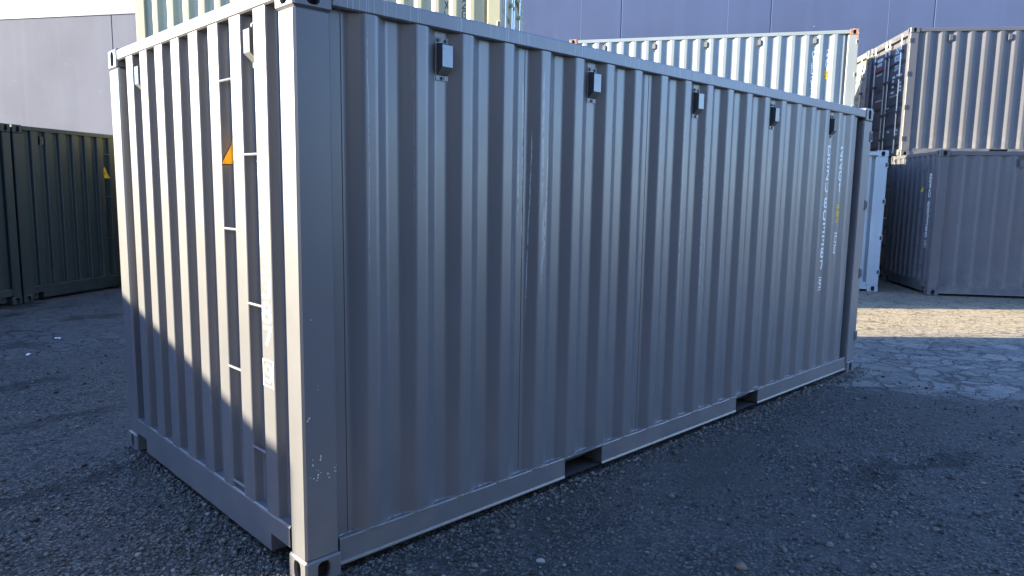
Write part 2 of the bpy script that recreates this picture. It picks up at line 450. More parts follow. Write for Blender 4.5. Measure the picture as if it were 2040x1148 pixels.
# ------------------------------------------------------------------ stroke lettering
c_ = .16
GL = {
 'D': [[(0, 0), (0, 1), (.44, 1), (.6, .84), (.6, .16), (.44, 0), (0, 0)]],
 'S': [[(.6, .84), (.44, 1), (.16, 1), (0, .86), (0, .66), (.14, .53), (.46, .47), (.6, .34), (.6, .14), (.44, 0), (.16, 0), (0, .16)]],
 'Z': [[(0, 1), (.6, 1), (0, 0), (.6, 0)]],
 'U': [[(0, 1), (0, .16), (.16, 0), (.44, 0), (.6, .16), (.6, 1)]],
 'C': [[(.6, .8), (.6, .86), (.44, 1), (.16, 1), (0, .84), (0, .16), (.16, 0), (.44, 0), (.6, .14), (.6, .2)]],
 'T': [[(0, 1), (.6, 1)], [(.3, .96), (.3, 0)]],
 'B': [[(0, 0), (0, 1), (.44, 1), (.57, .88), (.57, .63), (.45, .53), (.6, .4), (.6, .14), (.46, 0), (0, 0)], [(.06, .53), (.42, .53)]],
 'X': [[(0, 1), (.6, 0)], [(0, 0), (.27, .46)], [(.33, .54), (.6, 1)]],
 'L': [[(0, 1), (0, 0), (.6, 0)]],
 'G': [[(.6, .82), (.44, 1), (.16, 1), (0, .84), (0, .16), (.16, 0), (.44, 0), (.6, .16), (.6, .48), (.34, .48)]],
 'M': [[(0, 0), (0, 1), (.3, .5), (.6, 1), (.6, 0)]],
 '0': [[(.16, 0), (0, .16), (0, .84), (.16, 1), (.44, 1), (.6, .84), (.6, .16), (.44, 0), (.16, 0)]],
 '1': [[(.12, .78), (.34, 1), (.34, 0)]],
 '2': [[(0, .8), (0, .86), (.14, 1), (.46, 1), (.6, .86), (.6, .64), (0, .1), (0, 0), (.6, 0)]],
 '3': [[(0, .86), (.14, 1), (.46, 1), (.6, .86), (.6, .64), (.48, .53), (.2, .53)], [(.5, .5), (.6, .4), (.6, .14), (.46, 0), (.14, 0), (0, .14)]],
 '4': [[(.45, 0), (.45, 1), (0, .3), (.6, .3)]],
 '6': [[(.57, .86), (.44, 1), (.16, 1), (0, .84), (0, .16), (.16, 0), (.44, 0), (.6, .16), (.6, .4), (.46, .55), (.06, .55)]],
 '7': [[(0, 1), (.6, 1), (.22, 0)]],
 '8': [[(.14, .53), (.02, .64), (.02, .86), (.16, 1), (.44, 1), (.58, .86), (.58, .64), (.46, .53), (.14, .53)], [(.12, .50), (0, .38), (0, .14), (.14, 0), (.46, 0), (.6, .14), (.6, .38), (.48, .50)]],
 '9': [[(.54, .47), (.14, .47), (0, .6), (0, .86), (.14, 1), (.46, 1), (.6, .84), (.6, .16), (.46, 0), (.14, 0), (0, .14)]],
 '.': [[(.25, .02), (.25, .14)]],
 "'": [[(.25, .8), (.25, 1)]],
}

def ribbon(mb, pts, wd, T):
    closed = pts[0] == pts[-1]
    P = [Vector(p) for p in (pts[:-1] if closed else pts)]
    n = len(P); L_, R_ = [], []
    for i in range(n):
        a = P[i - 1] if (i > 0 or closed) else None
        b = P[(i + 1) % n] if (i < n - 1 or closed) else None
        d0 = (P[i] - a).normalized() if a is not None else None
        d1 = (b - P[i]).normalized() if b is not None else None
        d0 = d0 or d1; d1 = d1 or d0
        n0, n1 = Vector((-d0.y, d0.x)), Vector((-d1.y, d1.x))
        m = (n0 + n1)
        m = m.normalized() if m.length > 1e-6 else n0
        k = wd / 2 / max(.35, m.dot(n0))
        L_.append(P[i] + m * k); R_.append(P[i] - m * k)
    vs = [tuple(p) + (0,) for p in L_] + [tuple(p) + (0,) for p in R_]
    rng = range(n) if closed else range(n - 1)
    mb.add(vs, [(i, (i + 1) % n, n + (i + 1) % n, n + i) for i in rng], T)

def glyphs(mb, ch, x, y, h, org, right, nrm, wf=1.0, stroke=.17, box=False):
    """one character; (x,y) its lower left corner on the plate, h its height"""
    org, right, nrm = Vector(org), Vector(right), Vector(nrm)
    up = Vector((0, 0, 1))
    layer = [0]
    def T(a, b, c): return org + right * (x + a * h * wf) + up * (y + b * h) + nrm * (.0012 + layer[0] * .00015)
    for st in GL[ch]:
        st = [(p[0], p[1]) for p in st]
        ribbon(mb, st, stroke, T); layer[0] += 1
    if box:
        e = .30
        ribbon(mb, [(-e, -e), (.6 + e, -e), (.6 + e, 1 + e), (-e, 1 + e), (-e, -e)], stroke * .5, T)

def column(name, parent, text, org, right, nrm, zs, h, wf, mat='mark', boxed=(), fat=.17):
    """a vertical line of characters: owner code, serial number and boxed check digit are parts of their own"""
    groups = [('owner_code', 0, 4), ('serial_number', 4, 10), ('check_digit', 10, 11)] if len(text) > 4 else [(name, 0, len(text))]
    for nm, a, b in groups:
        if a >= len(text): continue
        mb = MB()
        for i in range(a, min(b, len(text))):
            bx = i in boxed
            hh = h * .92 if bx else h
            wq = wf * .8 if bx else wf
            glyphs(mb, text[i], -.3 * hh * wq, zs[i] - h, hh, org, right, nrm, wq, fat * .85 if bx else fat, box=bx)
        mb.build(nm, mat, parent)

# ------------------------------------------------------------------ the container
CL, CW, CH = 6.058, 2.438, 2.591
CREST, PITCH = .330, .2765             # first crest start and pitch on the long side
RIBC, RIBP = .330, .2485               # first rib centre and pitch on the end wall
N_SIDE = 20
Y0, Y1 = .012, .048                    # crest and recess planes
E0, E1 = .010, .056

def fillet(pts, rad=.012, seg=3):
    out = [pts[0]]
    for i in range(1, len(pts) - 1):
        a, b, c = Vector(pts[i - 1]), Vector(pts[i]), Vector(pts[i + 1])
        d0, d1 = (a - b).normalized(), (c - b).normalized()
        k = min(rad, (a - b).length * .4, (c - b).length * .4)
        p0, p1 = b + d0 * k, b + d1 * k
        for j in range(seg + 1):
            t = j / seg
            q = p0 * (1 - t) ** 2 + b * 2 * t * (1 - t) + p1 * t * t
            out.append(tuple(q))
    return out + [pts[-1]]

def side_profile(x_end):
    p = [(.165, Y1)]
    for k in range(N_SIDE):
        x = CREST + PITCH * k
        p += [(x - .068, Y1), (x, Y0), (x + .070, Y0), (x + .138, Y1)]
    p += [(x_end, Y1)]
    return fillet(p)

def end_profile():
    p = [(.14, E1)]
    for k in range(8):
        c = RIBC + RIBP * k
        p += [(c - .075, E1), (c - .058, E0), (c + .058, E0), (c + .075, E1)]
    p += [(CW - .14, E1)]
    return fillet(p, .009)

def end_map(end):
    """(u across, n outwards, z) on the end face; u runs along +y"""
    return (lambda u, n, z: (-n, u, z)) if end == 0 else (lambda u, n, z: (CL + n, u, z))

def make_vent(parent, T, paintm, cover):
    """T maps (a across, n outwards, b up) from the vent's centre on the panel"""
    mb = MB(); mb.cbox((-.039, .0, -.100), (.039, .004, .100), .0015, T)
    v = mb.build('air_vent', paintm, parent)
    b = MB()
    pr = [(.004, .072), (.040, .066), (.046, .060), (.046, -.040), (.004, -.076)]
    wv = .031
    vs = [(-wv, n, z) for n, z in pr] + [(wv, n, z) for n, z in pr]
    n = len(pr)
    b.add(vs, [(0, 1, 6, 5), (0, 1, 2, 3, 4), (5, 6, 7, 8, 9)], T)
    b.cur = 1
    b.add(vs, [(1, 2, 7, 6), (2, 3, 8, 7)], T)
    b.build('vent_cover', [cover, 'vent_glint' if cover == 'vent' else cover], v)
    g_ = MB(); g_.add([(-wv, .0465, -.040), (wv, .0465, -.040), (wv, .0045, -.0765), (-wv, .0045, -.0765)], [(0, 1, 2, 3)], T)
    g_.build('vent_grille', 'grille', v)
    for a, z in ((-.022, .086), (.022, .086), (0, -.088)):
        c = MB()
        c.cyl((a, .004, z), (a, .011, z), .0085, 8, T)
        c.build('bolt', 'bolt', v)
    return v

def make_container(label, loc, yawd, paintk='grey', side='grey', rail='grey', cast=None, post=None, post0=None, near='blank', far='door',
                   group=None, vents=(2, 6, 10, 14, 18), cover='vent', marks=None, under='under', chips=False, name='shipping_container', far_detail=True, seams=()):
    root = bpy.data.objects.new(name, None)
    COL.objects.link(root)
    root.location = loc
    root.rotation_euler = (0, 0, radians(yawd))
    root.empty_display_size = .3
    tag(root, label, 'shipping container', group)
    cast = cast or paintk
    post = post or paintk
    # castings
    for cx in (0, 1):
        for cy in (0, 1):
            for cz in (0, 1):
                a = (cx * (CL - .178), cy * (CW - .162), cz * (CH - .118))
                b = (a[0] + .178, a[1] + .162, a[2] + .118)
                mb = MB(); mb.cbox(a, b, .009, holes={(0, cx), (1, cy), (2, cz)})
                mb.build('corner_casting', [cast, 'hole'], root)
    # posts
    for cx in (0, 1):
        for cy in (0, 1):
            sx, sy = .168 if cx == 0 else .205, (.140 if cy == 0 else .185)
            a = (.003 if cx == 0 else CL - sx, .003 if cy == 0 else CW - sy, .1165)
            b = (sx if cx == 0 else CL - .003, sy if cy == 0 else CW - .003, CH - .1165)
            mb = MB(); mb.cbox(a, b, .010)
            mb.build('corner_post', post if cx else (post0 or paintk), root)
    xe = CL - .262
    prof = side_profile(xe)
    for cy in (0, 1):
        F = (lambda y: y) if cy == 0 else (lambda y: CW - y)
        mb = MB()
        mb.sweep(prof, lambda a, b: (a, F(b), .168), lambda a, b: (a, F(b), 2.502), closed=False)
        # step from the last recess in to the rear post
        mb.add([(xe, F(Y1), .168), (xe, F(.105), .168), (xe, F(.105), 2.502), (xe, F(Y1), 2.502)], [(0, 1, 2, 3)])
        mb.add([(xe, F(.105), .168), (CL - .2, F(.105), .168), (CL - .2, F(.105), 2.502), (xe, F(.105), 2.502)], [(0, 1, 2, 3)])
        mb.build('side_panel', side, root)
        # top rail
        mb = MB(); mb.cbox((.176, F(.006), 2.498), (CL - .176, F(.066), 2.572), .007)
        mb.build('top_rail', rail, root)
        # bottom rail with two fork pockets
        mb = MB()
        ya, yb = .016, .012
        pockets = ((1.995, 2.345), (3.715, 4.065)) if False else ((1.71, 2.06), (3.735, 4.085))
        xs = [.178, pockets[0][0], pockets[0][1], pockets[1][0], pockets[1][1], CL - .18]
        pr = fillet([(.165, .172), (ya, .172), (ya, .060), (yb, .049), (yb, .042), (.05, .042)], .006, 2)
        for i in (0, 2, 4):
            mb.sweep(pr, lambda a, b: (xs[i], F(a), b), lambda a, b: (xs[i + 1], F(a), b), closed=False)
        pr2 = [(.165, .172), (ya, .172), (ya, .160), (.06, .160)]
        for i in (1, 3):
            mb.sweep(pr2, lambda a, b: (xs[i], F(a), b), lambda a, b: (xs[i + 1], F(a), b), closed=False)
            mb.cur = 1
            # pocket tunnel
            q0, q1 = xs[i], xs[i + 1]
            mb.add([(q0, F(ya + .002), .052), (q0, F(.9), .052), (q0, F(.9), .161), (q0, F(ya + .002), .161)], [(0, 1, 2, 3)])
            mb.add([(q1, F(ya + .002), .052), (q1, F(.9), .052), (q1, F(.9), .161), (q1, F(ya + .002), .161)], [(0, 1, 2, 3)])
            mb.add([(q0, F(.020), .046), (q1, F(.020), .046), (q1, F(.9), .046), (q0, F(.9), .046)], [(0, 1, 2, 3)])
            mb.add([(q0, F(.055), .163), (q1, F(.055), .163), (q1, F(.9), .163), (q0, F(.9), .163)], [(0, 1, 2, 3)])
            mb.add([(q0, F(.9), .046), (q1, F(.9), .046), (q1, F(.9), .163), (q0, F(.9), .163)], [(0, 1, 2, 3)])
            mb.cur = 0
        mb.build('bottom_rail', [rail if False else paintk, 'under'], root)
        # pressed sill bead between panel foot and rail, broken weld line
    # underside and roof
    mb = MB(); mb.box((.18, .10, .10), (CL - .18, CW - .10, .170)); mb.build('floor', 'under', root)
    mb = MB()
    rp = [(.06, 2.560)]
    x = .12
    while x < CL - .2:
        rp += [(x, 2.560), (x + .03, 2.578), (x + .10, 2.578), (x + .13, 2.560)]; x += .209
    rp.append((CL - .06, 2.560))
    mb.sweep(rp, lambda a, b: (a, .067, b), lambda a, b: (a, CW - .067, b), closed=False)
    mb.build('roof', paintk, root)
    # ends
    for e, kind in ((0, near), (1, far)):
        T = end_map(e)
        if kind == 'blank':
            mb = MB()
            mb.sweep(end_profile(), lambda a, b: T(a, -b, .222), lambda a, b: T(a, -b, 2.522), closed=False)
            mb.build('end_panel', paintk, root)
            mb = MB(); mb.cbox((.163, -.068, 2.516), (CW - .163, -.004, 2.582), .008, T); mb.build('top_end_rail', paintk, root)
            mb = MB()
            pr = fillet([(-.12, .236), (-.012, .236), (-.006, .224), (-.006, .046), (-.10, .046)], .006, 2)
            mb.sweep(pr, lambda n, z: T(.345, n, z), lambda n, z: T(CW - .345, n, z), closed=False)
            pr2 = [(-.12, .236), (-.012, .236), (-.006, .224), (-.006, .135), (-.10, .135)]
            for a, b in ((.155, .345), (CW - .345, CW - .155)):
                mb.sweep(pr2, lambda n, z: T(a, n, z), lambda n, z: T(b, n, z), closed=False)
            for a in (.345, CW - .345):
                mb.add([(a, -.006, .046), (a, -.006, .136), (a, -.10, .136), (a, -.10, .046)], [(0, 1, 2, 3)], T)
            mb.cur = 1
            for a, b in ((.155, .345), (CW - .345, CW - .155)):
                mb.add([(a, -.10, .03), (b, -.10, .03), (b, -.10, .136), (a, -.10, .136)], [(0, 1, 2, 3)], T)
            mb.build('bottom_end_rail', [paintk, 'under'], root)
            if e == 0:
                ctr = lambda k: RIBC + RIBP * (k + .5)
                for k in (0, 6):
                    make_vent(root, lambda a, n, b, k=k: T(ctr(k) - a, n - E1, b + 2.385), paintk, cover)
                for k, zz in ((1, (2.25, 1.552, .865, .268)), (0, (1.90, 1.212, .514))):
                    for z in zz:
                        mb = MB(); mb.cyl((RIBC + RIBP * k + .052, -E0 - .008, z), (RIBC + RIBP * (k + 1) - .052, -E0 - .006, z), .0072, 8, T)
                        mb.build('rung', paintk, root)
                # warning triangle folded into the recess between two ribs
                cu = ctr(1)
                fold = [(-.0925, E0), (-.0495, E1), (.0495, E1), (.0665, E0)]
                lo, hi = RIBC + RIBP * 1 + .058, RIBC + RIBP * 2 - .058
                pts = [(lo, E0), (lo + .017, E1), (hi - .017, E1), (hi, E0)]
                ln = [0, .049, .049 + (hi - lo - .034), .098 + (hi - lo - .034)]
                def strip(mat, half, z0, z1, off, nm):
                    tot = ln[3]; mid = tot / 2
                    def top(s_): return z0 + (z1 - z0) * max(0, 1 - abs(s_ - mid) / half)
                    mb = MB()
                    cuts = sorted(set([max(0, mid - half), min(tot, mid + half), mid] + [x_ for x_ in ln if abs(x_ - mid) < half]))
                    def pos(s_):
                        for i in range(3):
                            if s_ <= ln[i + 1] + 1e-9:
                                t = (s_ - ln[i]) / (ln[i + 1] - ln[i])
                                uu = pts[i][0] + (pts[i + 1][0] - pts[i][0]) * t
                                dd = pts[i][1] + (pts[i + 1][1] - pts[i][1]) * t
                                nx = (0.93, 0, -0.93)[i] if 0 < i < 3 or True else 0
                                return uu + (off if i == 0 else -off if i == 2 else 0), -dd + off
                    for s0, s1 in zip(cuts, cuts[1:]):
                        (u0, n0), (u1, n1) = pos(s0 + 1e-7), pos(s1 - 1e-7)
                        mb.add([(u0, n0, z0), (u1, n1, z0), (u1, n1, top(s1)), (u0, n0, top(s0))], [(0, 1, 2, 3)], T)
                    return mb.build(nm, mat, root)
                st = strip('markblack', .104, 1.858, 2.065, .0012, 'warning_triangle')
                st2 = strip('yellow', .097, 1.863, 2.052, .002, 'triangle_face'); st2.parent = st
                mb = MB(); mb.add([(cu + .004, -E1 + .003, 1.985), (cu + .016, -E1 + .003, 1.935), (cu + .004, -E1 + .003, 1.940), (cu + .010, -E1 + .003, 1.878), (cu - .014, -E1 + .003, 1.950), (cu - .002, -E1 + .003, 1.947)], [(0, 1, 2, 3, 4, 5)], T)
                mb.build('bolt_symbol', 'markblack', st)
        else:
            make_doors(root, T, e, paintk, marks)
    # vents
    for k in vents:
        cx = .198 + PITCH * k + .035
        make_vent(root, lambda a, n, b, cx=cx: (cx + a, Y1 - n, b + 2.370), paintk, cover)
    # weld seams
    for k in seams:
        cx = .198 + PITCH * k + .040
        mb = MB(); mb.box((cx, Y1 - .0015, .18), (cx + .0022, Y1 + .002, 2.49)); mb.build('weld_seam', 'hole', root)
    if marks: marks(root)
    return root

def make_doors(root, T, e, pk, marks):
    n0 = -.075
    # header and sill
    mb = MB(); mb.cbox((.163, -.085, 2.455), (CW - .163, -.006, 2.580), .007, T)
    for a, b in ((.30, .85), (1.02, 1.42), (1.59, 2.14)):
        mb.cbox((a, -.006, 2.49), (b, .001, 2.555), .003, T)
    mb.build('door_header', pk, root)
    mb = MB(); mb.cbox((.163, -.085, .03), (CW - .163, -.006, .155), .007, T); mb.build('door_sill', pk, root)
    for side in (0, 1):
        a, b = (.146, 1.212) if side == 0 else (1.226, CW - .146)
        leaf = MB()
        pr = [(n0, .165), (n0, .24)]
        z = .24
        for i in range(5):
            pr += [(n0 + .028, z + .035), (n0 + .028, z + .355), (n0, z + .39)]
            z += .432
            if i < 4: pr += [(n0, z)]
        pr += [(n0, 2.445)]
        leaf.sweep(fillet(pr, .008, 2), lambda n, z: T(a + .05, n, z), lambda n, z: T(b - .05, n, z), closed=False)
        leaf.cbox((a, n0 - .03, .165), (a + .052, n0 + .034, 2.445), .005, T)
        leaf.cbox((b - .052, n0 - .03, .165), (b, n0 + .034, 2.445), .005, T)
        lf = leaf.build('door_leaf', pk, root)
        gk = MB(); gk.box((a - .008, n0 - .02, .158), (b + .006, n0 - .012, 2.452), T); gk.build('door_gasket', 'black', lf)
        bars = (a + .30, b - .10) if side == 0 else (a + .10, b - .30)
        for bx in bars:
            mb = MB(); mb.cyl((bx, n0 + .070, .08), (bx, n0 + .070, 2.52), .017, 10, T)
            for z in (.11, 2.50): mb.cbox((bx - .04, n0 + .05, z - .03), (bx + .04, n0 + .09, z + .03), .006, T)
            br = mb.build('locking_bar', 'zinc', root)
            for z in (.42, .95, 1.65, 2.2):
                k = MB(); k.cbox((bx - .045, n0 + .028, z - .03), (bx + .045, n0 + .094, z + .03), .01, T); k.build('bar_guide', pk, br)
            hd = MB(); s_ = 1 if side == 0 else -1
            z = 1.28 if bx == bars[0] else 1.05
            hd.cbox((bx - .02, n0 + .085, z), (bx + (.36 if bx == bars[0] else -.3), n0 + .105, z + .035), .006, T)
            hd.build('handle', 'zinc', br)
        hx = .006 if side == 0 else CW - .006
        for z in (.32, .95, 1.62, 2.28):
            mb = MB()
            if side == 0: mb.cbox((-.006, -.052, z), (.05, .006, z + .1), .004, T)
            else: mb.cbox((CW - .05, -.052, z), (CW + .006, .006, z + .1), .004, T)
            mb.cur = 1
            y_ = -.0075 if side == 0 else CW + .0065
            mb.box((y_, -.042, z + .015), (y_ + .001, -.004, z + .085), T)
            mb.build('hinge', [pk, 'hole'], root)

# marking columns
def side_marks(digits, chk, fs=1.0):
    def fn(root):
        x1, x2 = .198 + PITCH * 18 + .042, .198 + PITCH * 19 + .042
        R_, N_ = (1, 0, 0), (0, -1, 0)
        zs = [2.196, 2.088, 1.980, 1.873] + [1.731 - .1135 * i for i in range(6)] + [.995]
        column('side_number', root, 'DSZU' + digits + chk, (x1, Y1, 0), R_, N_, zs, .077, 1.12, boxed=(10,), fat=.23)
        column('size_code', root, '22G1', (x2, Y1, 0), R_, N_, [2.200, 2.090, 1.980, 1.870], .077, 1.12, fat=.23)
        mb = MB(); mb.cbox((x2 - .036, Y1 - .0025, 1.51), (x2 + .036, Y1, 1.675), .001)
        st = mb.build('height_sticker', 'yellow', root)
        mb = MB()
        for i, ch in enumerate('2.6M'): glyphs(mb, ch, -.031 + i * .016, 1.615, .025, (x2, Y1 - .0025, 0), R_, N_, .9, .15)
        for i, ch in enumerate("8'6"): glyphs(mb, ch, -.024 + i * .016, 1.540, .025, (x2, Y1 - .0025, 0), R_, N_, .9, .15)
        for zz in (1.585, 1.660, 1.522): mb.box((x2 - .031, Y1 - .0042, zz), (x2 + .031, Y1 - .0036, zz + .004))
        mb.build('sticker_print', 'markblack', st)
        mb = MB()
        glyphs(mb, 'C', -.015, 1.322, .062, (x2, Y1, 0), R_, N_, .8, .2)
        layer = .0014
        def Tq(a, b, c): return (x2 + a, Y1 - layer, b)
        ribbon(mb, [(-.034, 1.295), (.034, 1.295), (.034, 1.41), (-.034, 1.41), (-.034, 1.295)], .010, Tq)
        glyphs(mb, '0', -.03, 1.222, .055, (x2, Y1, 0), R_, N_, .8, .25)
        mb.build('approval_mark', 'mark', root)
    return fn

def end_marks(digits, chk):
    def fn(root):
        zs = [2.175, 2.062, 1.955, 1.85] + [1.680 - .1115 * i for i in range(6)] + [.955]
        column('end_number', root, 'DSZU' + digits + chk, (-E0 + .02, RIBC, 0), (0, -1, 0), (-1, 0, 0), zs, .094, 1.1, boxed=(10,))
    return fn
def end_marks2(digits, chk):
    def fn(root):
        zs = [2.175, 2.062, 1.955, 1.85] + [1.680 - .1115 * i for i in range(6)] + [.955]
        column('end_number', root, 'DSZU' + digits + chk, (E0, RIBC, 0), (0, -1, 0), (-1, 0, 0), zs, .082, 1.35, boxed=(10,), fat=.19)
    return fn
def both(*fns):
    def fn(root):
        for q in fns: q(root)
    return fn

# ------------------------------------------------------------------ setting: ground
def ground():
    xs = np.concatenate([[-300, -60], np.linspace(-8, 30, 39), [80, 300]])
    ys = np.concatenate([[-300, -60], np.linspace(-12, 26, 39), [80, 300]])
    vs, fs = [], []
    for j, y in enumerate(ys):
        for x in xs: vs.append((x, y, 0))
    n = len(xs)
    for j in range(len(ys) - 1):
        for i in range(n - 1): fs.append((j * n + i, j * n + i + 1, (j + 1) * n + i + 1, (j + 1) * n + i))
    mb = MB(); mb.add(vs, fs)
    tag(mb.build('ground', 'ground'), kind='structure')
ground()

# ------------------------------------------------------------------ setting: building wall behind
def wall():
    yw = radians(-57)
    d = Vector((cos(yw), sin(yw), 0)); n = Vector((sin(yw), -cos(yw), 0))   # n faces the yard
    c = Vector((CAM.x + 24 * cos(0.802079), CAM.y + 24 * sin(0.802079), 0))
    def T(s_, dep, z):
        p = c + d * s_ - n * dep
        return (p.x, p.y, z)
    root = bpy.data.objects.new('building', None); COL.objects.link(root)
    root.location = tuple(c)
    tag(root, 'large violet blue concrete panel building standing behind the containers', 'building')
    root.rotation_euler = (0, 0, yw)
    def TL(s_, dep, z): return (s_, dep, z)
    js = [3.31 + 4.365 * k for k in range(-2, 6)]
    prev = -7.0
    edges = [-7.0] + [j for j in js if j > -6.5] + [34.0]
    for a, b in zip(edges, edges[1:]):
        mb = MB(); mb.cbox((a + .010, 0, 0), (b - .010, .25, 8.4), .012, TL); mb.build('wall_panel', 'wall', root)
    mb = MB(); mb.box((-7.0, .018, 0), (34, .24, 8.38), TL); mb.build('joint_sealant', 'joint_pale', root)
    for x in (2.06, 6.45, 10.85, 15.2):
        mb = MB(); mb.box((x, -.002, 0), (x + .012, .01, 8.38), TL); mb.build('hairline_joint', 'joint_pale', root)
    mb = MB(); mb.box((-7, .24, 0), (34, 14, 8.3), TL); mb.build('building_body', 'wall', root)
    # left part, its wall colour paled to carry sky glare
    r2_ = bpy.data.objects.new('building', None); COL.objects.link(r2_)
    r2_.location = tuple(c); r2_.rotation_euler = (0, 0, yw)
    tag(r2_, 'concrete panel building at the left, sky glare painted into its pale lavender colour', 'building')
    ed = [-60, -50, -40, -32.4, -23.7, -15.01, -7.03]
    for a, b in zip(ed, ed[1:]):
        mb = MB(); mb.cbox((a + .012, .0, 0), (b - .012, .25, 7.84), .012, TL); mb.build('wall_panel', 'wall_glare', r2_)
    mb = MB(); mb.box((-60, .02, 0), (-7.03, .24, 7.83), TL); mb.build('joint_sealant', 'joint', r2_)
    mb = MB(); mb.cbox((-60, -.03, 7.842), (-7.03, .30, 7.93), .006, TL); mb.build('wall_capping', 'cap', r2_)
    mb = MB(); mb.box((-60, .24, 0), (-7.03, 14, 7.7), TL); mb.build('building_body', 'wall_glare', r2_)
wall()

# ------------------------------------------------------------------ containers
GR = 'stacked and parked shipping containers in the yard'
main = make_container('large slate grey container filling the foreground, numbered 803387 on its end', (0, 0, 0), 0, 'grey', 'grey_side', 'grey_rail',
                      marks=both(side_marks('803387', '9'), end_marks2('803387', '9')), group=GR, seams=(0, 4, 8), far='door')

# dark green row at the left
AY = 122.83
ax = Vector((-sin(radians(AY)), cos(radians(AY)), 0))        # local +y: to the left along the row
A0 = Vector((0.762, 9.824, 0)) - ax * CW                        # right front corner of the visible one
make_container('dark green container with a yellow triangle, standing left of the foreground container', tuple(A0), AY, 'green', 'green', 'green', cover='green', group=GR, far='blank', vents=())
def row(s_): return tuple(Vector((0.762, 9.824, 0)) + ax * s_)
make_container('dark green container mostly cut off by the left edge of the photo', row(.03), AY, 'green', 'green', 'green', cover='green', group=GR, far='blank', vents=())
make_container('dark green container left of the frame, third in the row', row(3.04), AY, 'green', 'green', 'green', cover='green', group=GR, far='blank', vents=())
make_container('dark green container left of the frame, last in the row', row(5.585), AY, 'green', 'green', 'green', cover='green', group=GR, far='blank', vents=())

# cream stack behind the big container
def cream_marks(root):
    R_, N_ = (1, 0, 0), (0, -1, 0)
    x1, x2 = .198 + PITCH * 18 + .035, .198 + PITCH * 19 + .035
    column('side_number', root, 'TXLU', (x1, Y1, 0), R_, N_, [2.22, 2.03 - .0, 1.885, 1.745], .115, .85, 'markblack')
    column('size_code', root, '22G1', (x2, Y1, 0), R_, N_, [2.17, 2.03, 1.885, 1.745], .115, .85, 'markblack')
F0 = (2.678, 10.455)
make_container('lower cream container under the lettered cream one, behind the foreground container', (F0[0] - .12, F0[1] - .28, 0), -52.68, 'cream', 'cream', 'cream', cover='cream', group=GR, vents=())
make_container('cream container with black 22G1 letters, raised behind the foreground container', (F0[0], F0[1], CH), -52.68, 'cream', 'cream', 'cream', cover='cream', group=GR, marks=cream_marks)

# white container with rusty corners
def white_marks(root):
    R_, N_ = (1, 0, 0), (0, -1, 0)
    x1, x2 = .198 + PITCH * 18 + .035, .198 + PITCH * 19 + .035
    zs = [2.165 - .118 * i for i in range(4)] + [1.65 - .118 * i for i in range(6)]
    column('side_number', root, 'CTBU217477', (x1, Y1, 0), R_, N_, zs, .098, .9)
    column('size_code', root, '22G1', (x2, Y1, 0), R_, N_, [2.185 - .118 * i for i in range(4)], .098, .9)
    mb = MB(); mb.cbox((x2 - .07, Y1 - .0025, 1.60), (x2 + .07, Y1, 1.77), .001)
    st = mb.build('height_sticker', 'yellow', root)
    mb = MB()
    for i, ch in enumerate('2.6M'): glyphs(mb, ch, -.055 + i * .029, 1.695, .05, (x2, Y1 - .0025, 0), R_, N_, .8, .17)
    for i, ch in enumerate("8'6"): glyphs(mb, ch, -.045 + i * .029, 1.620, .05, (x2, Y1 - .0025, 0), R_, N_, .8, .17)
    mb.build('sticker_print', 'markblack', st)
CT = (11.338, 8.699)
make_container('lower white container under the one with rusty corners', (CT[0], CT[1], 0), -58.9, 'white', 'white', 'white', cover='white', group=GR, vents=())
make_container('old white container with rusty corners, raised in front of the violet wall', (CT[0], CT[1], CH), -58.9, 'white', 'white', 'white',
               cast='rust', post='white_post', cover='tan', group=GR, marks=white_marks)

# pale blue one at ground level
DY = radians(-58.5)
D0 = Vector((12.778, 2.163, 0)) - Vector((cos(DY), sin(DY), 0)) * CL
make_container('pale blue container on the ground, its end post showing behind the foreground container', tuple(D0), -58.5, 'ice', 'ice', 'ice', cover='ice', group=GR)

# grey ones at the right
make_container('slate grey container on the ground at the right, yellow triangle on its end', (13.013, 1.394, 0), -52.94, 'grey_shaded', 'grey_shaded', 'grey_shaded',
               cover='grey_shaded', group=GR, marks=end_marks2('803380', '4'), vents=(4, 8, 12, 16))

def door_marks(root):
    # x=0 end: right is -y
    R_, N_ = (0, -1, 0), (-1, 0, 0)
    n0 = .075 - .028
    def word(txt, y, z, h, wf=.9):
        mb = MB()
        for i, ch in enumerate(txt): glyphs(mb, ch, i * h * .82 * wf, z, h, (n0, y, 0), R_, N_, wf, .2)
        return mb
    word('DSZU', .86, 2.21, .10).build('door_number', 'mark', root)
    word('803384', .90, 2.05, .10).build('door_number', 'mark', root)
    word('22G1', .86, 1.86, .09).build('door_number', 'mark', root)
    for y, z, w_ in ((.95, 1.70, .16), (.72, 1.72, .12), (.95, 1.62, .10), (.95, 1.50, .12), (.98, 1.38, .18), (.62, 1.70, .2), (.62, 1.62, .18), (.6, 1.54, .18), (.6, 1.46, .2), (.6, 1.38, .2), (.62, .55, .2), (.60, .47, .16), (1.0, .55, .12)):
        mb = MB(); mb.box((n0 - .002, y - w_, z), (n0 - .001, y, z + .045)); mb.build('data_panel', 'mark', root)
    for z, m_, w_ in ((2.20, 'mark', .34), (2.10, 'mark', .3), (2.0, 'markred', .34), (1.90, 'mark', .34)):
        mb = MB(); q = 1.98
        while q > 1.98 - w_: mb.box((n0 - .002, q - .028, z), (n0 - .001, q, z + (.07 if z > 1.95 else .03))); q -= .04
        mb.build('company_lettering', m_, root)
C0 = Vector((15.004, 2.708, 0))
cyw = -51.8
make_container('lower grey container under the upper grey one with locking bars', tuple(C0), cyw, 'grey_shaded', 'grey_shaded', 'grey_shaded', near='door', far='blank', cover='grey_shaded', group=GR, vents=())
